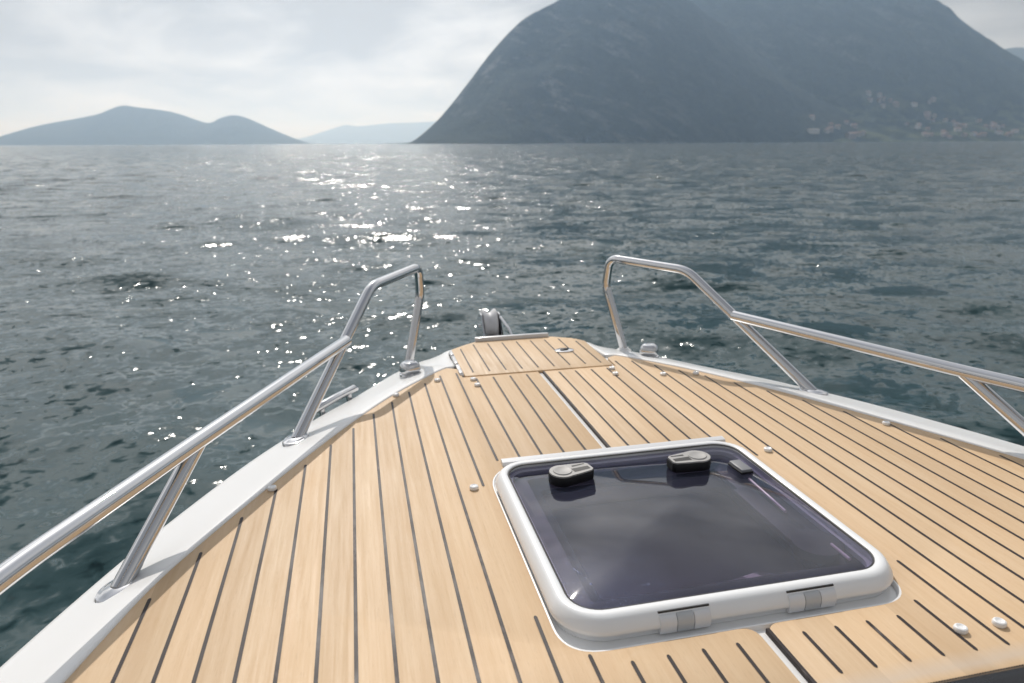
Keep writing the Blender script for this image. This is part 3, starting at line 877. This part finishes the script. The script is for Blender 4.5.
# ------------------------------------------------------------------ sky, sun
w = bpy.data.worlds.new('World'); SC.world = w; w.use_nodes = True
t = NT(w.node_tree); t.n.clear()
out = t.new('ShaderNodeOutputWorld'); bg = t.new('ShaderNodeBackground'); bg.inputs['Strength'].default_value = .10
sky = t.new('ShaderNodeTexSky', sky_type='NISHITA'); sky.sun_disc = False
sky.sun_elevation = SUN_EL; sky.sun_rotation = SUN_AZ; sky.air_density = 1.0; sky.dust_density = 2.0; sky.ozone_density = 1.0; sky.altitude = 200
dirv = t.new('ShaderNodeTexCoord').outputs['Generated']
dx, dy, dz = t.xyz(dirv)
den = t.math('ADD', t.math('MAXIMUM', dz, 0.0), .22)
pl = t.comb(t.math('DIVIDE', dx, den), t.math('DIVIDE', dy, den), 0.0)
n1, _ = t.noise(t.vmath('ADD', pl, (3.7, 1.9, 0)), 1.5, 6, .52, .35)
n2, _ = t.noise(t.vmath('ADD', pl, (8.2, 4.4, 2)), .30, 3, .5, .2)
cov = t.math('ADD', t.math('MULTIPLY', n1, .6), t.math('MULTIPLY', n2, .5))
bank = t.math('MULTIPLY', t.remap(dz, .075, .17, 0.0, .13), t.remap(dz, .2, .36, 1.0, .1))      # the cloud deck closes overhead and opens towards the horizon
thick = t.remap(t.math('ADD', cov, bank), .45, .61)
sd = t.vmath('DOT_PRODUCT', dirv, tuple(SUND))
glow = t.math('POWER', t.math('MAXIMUM', sd, 0.0), 9.0)
glow2 = t.math('POWER', t.math('MAXIMUM', sd, 0.0), 60.0)
hs = t.vmath('DOT_PRODUCT', t.vmath('NORMALIZE', t.comb(dx, dy, 0.0)), (math.sin(SUN_AZ), math.cos(SUN_AZ), 0.0))
stb = t.vmath('DOT_PRODUCT', t.vmath('NORMALIZE', t.comb(dx, dy, 0.0)), (math.sin(R_(72)), math.cos(R_(72)), 0.0))
side = t.math('MULTIPLY', t.remap(stb, .45, 1.0, 1.0, .52), t.remap(dz, .5, .95, 1.0, .78))
thin_l = t.math('ADD', t.math('MULTIPLY', 7.9, side), t.math('ADD', t.math('MULTIPLY', glow, 3.0), t.math('MULTIPLY', glow2, 10.0)))
thick_l = t.math('ADD', t.math('MULTIPLY', 4.4, side), t.math('ADD', t.math('MULTIPLY', glow, 1.2), t.math('MULTIPLY', glow2, 6.0)))
front = t.remap(hs, -.1, .75, 0.0, 1.0)
hot = t.math('MULTIPLY', t.math('MULTIPLY', t.remap(dz, .17, .40, 0.0, 1.0), t.remap(dz, .52, .78, 1.0, .0)), front)
lift = t.remap(hs, -.4, .3, .84, 1.0)
thin_l = t.math('MULTIPLY', thin_l, t.math('ADD', 1.0, t.math('MULTIPLY', hot, .85)))
thick_l = t.math('MULTIPLY', thick_l, t.math('ADD', 1.0, t.math('MULTIPLY', hot, .30)))
thin = t.vmath('SCALE', (.995, 1.0, 1.012), scale=thin_l)
thk = t.vmath('SCALE', (.99, 1.0, 1.012), scale=thick_l)
cl = t.mix(t.math('SMOOTH_MIN', thick, 1.0, .1), thin, thk)
veil = t.math('MULTIPLY', t.remap(cov, .36, .50, .90, 1.0), t.remap(dz, .45, 1.0, 1.0, .72))
t.put(bg.inputs['Color'], t.vmath('SCALE', t.mix(veil, sky.outputs[0], cl), scale=lift))
t.l.new(bg.outputs[0], out.inputs[0])

sl = bpy.data.lights.new('sun', 'SUN'); sl.energy = 2.75; sl.angle = R_(.6); sl.color = (1.0, .97, .93)
so = link(bpy.data.objects.new('sun', sl)); so.location = SUND*60
so.rotation_euler = (-SUND).to_track_quat('-Z', 'Y').to_euler()

# ------------------------------------------------------------------ camera
Rc = Matrix(((0.975888238, -0.067275577, 0.207644272), (-0.218064176, -0.259119469, 0.940906539), (-0.009495356, -0.9634994, -0.267542035)))
right = Rc @ Vector((1, 0, 0)); up = Rc @ Vector((0, -1, 0)); back = Rc @ Vector((0, 0, -1))
M3 = RB @ Matrix((right, up, back)).transposed()
cd = bpy.data.cameras.new('camera'); cam = link(bpy.data.objects.new('camera', cd))
loc = RB @ (Vector((-.636, 0, .8))*K+Vector((0, 0, DECK)))
cam.matrix_world = Matrix.Translation(loc) @ M3.to_4x4()
cd.sensor_width = 36; cd.lens = 699*36/1024; cd.clip_start = .02; cd.clip_end = 60000
cd.dof.use_dof = True; cd.dof.focus_distance = 1.55*K; cd.dof.aperture_fstop = 5.6; cd.dof.aperture_blades = 9
SC.camera = cam
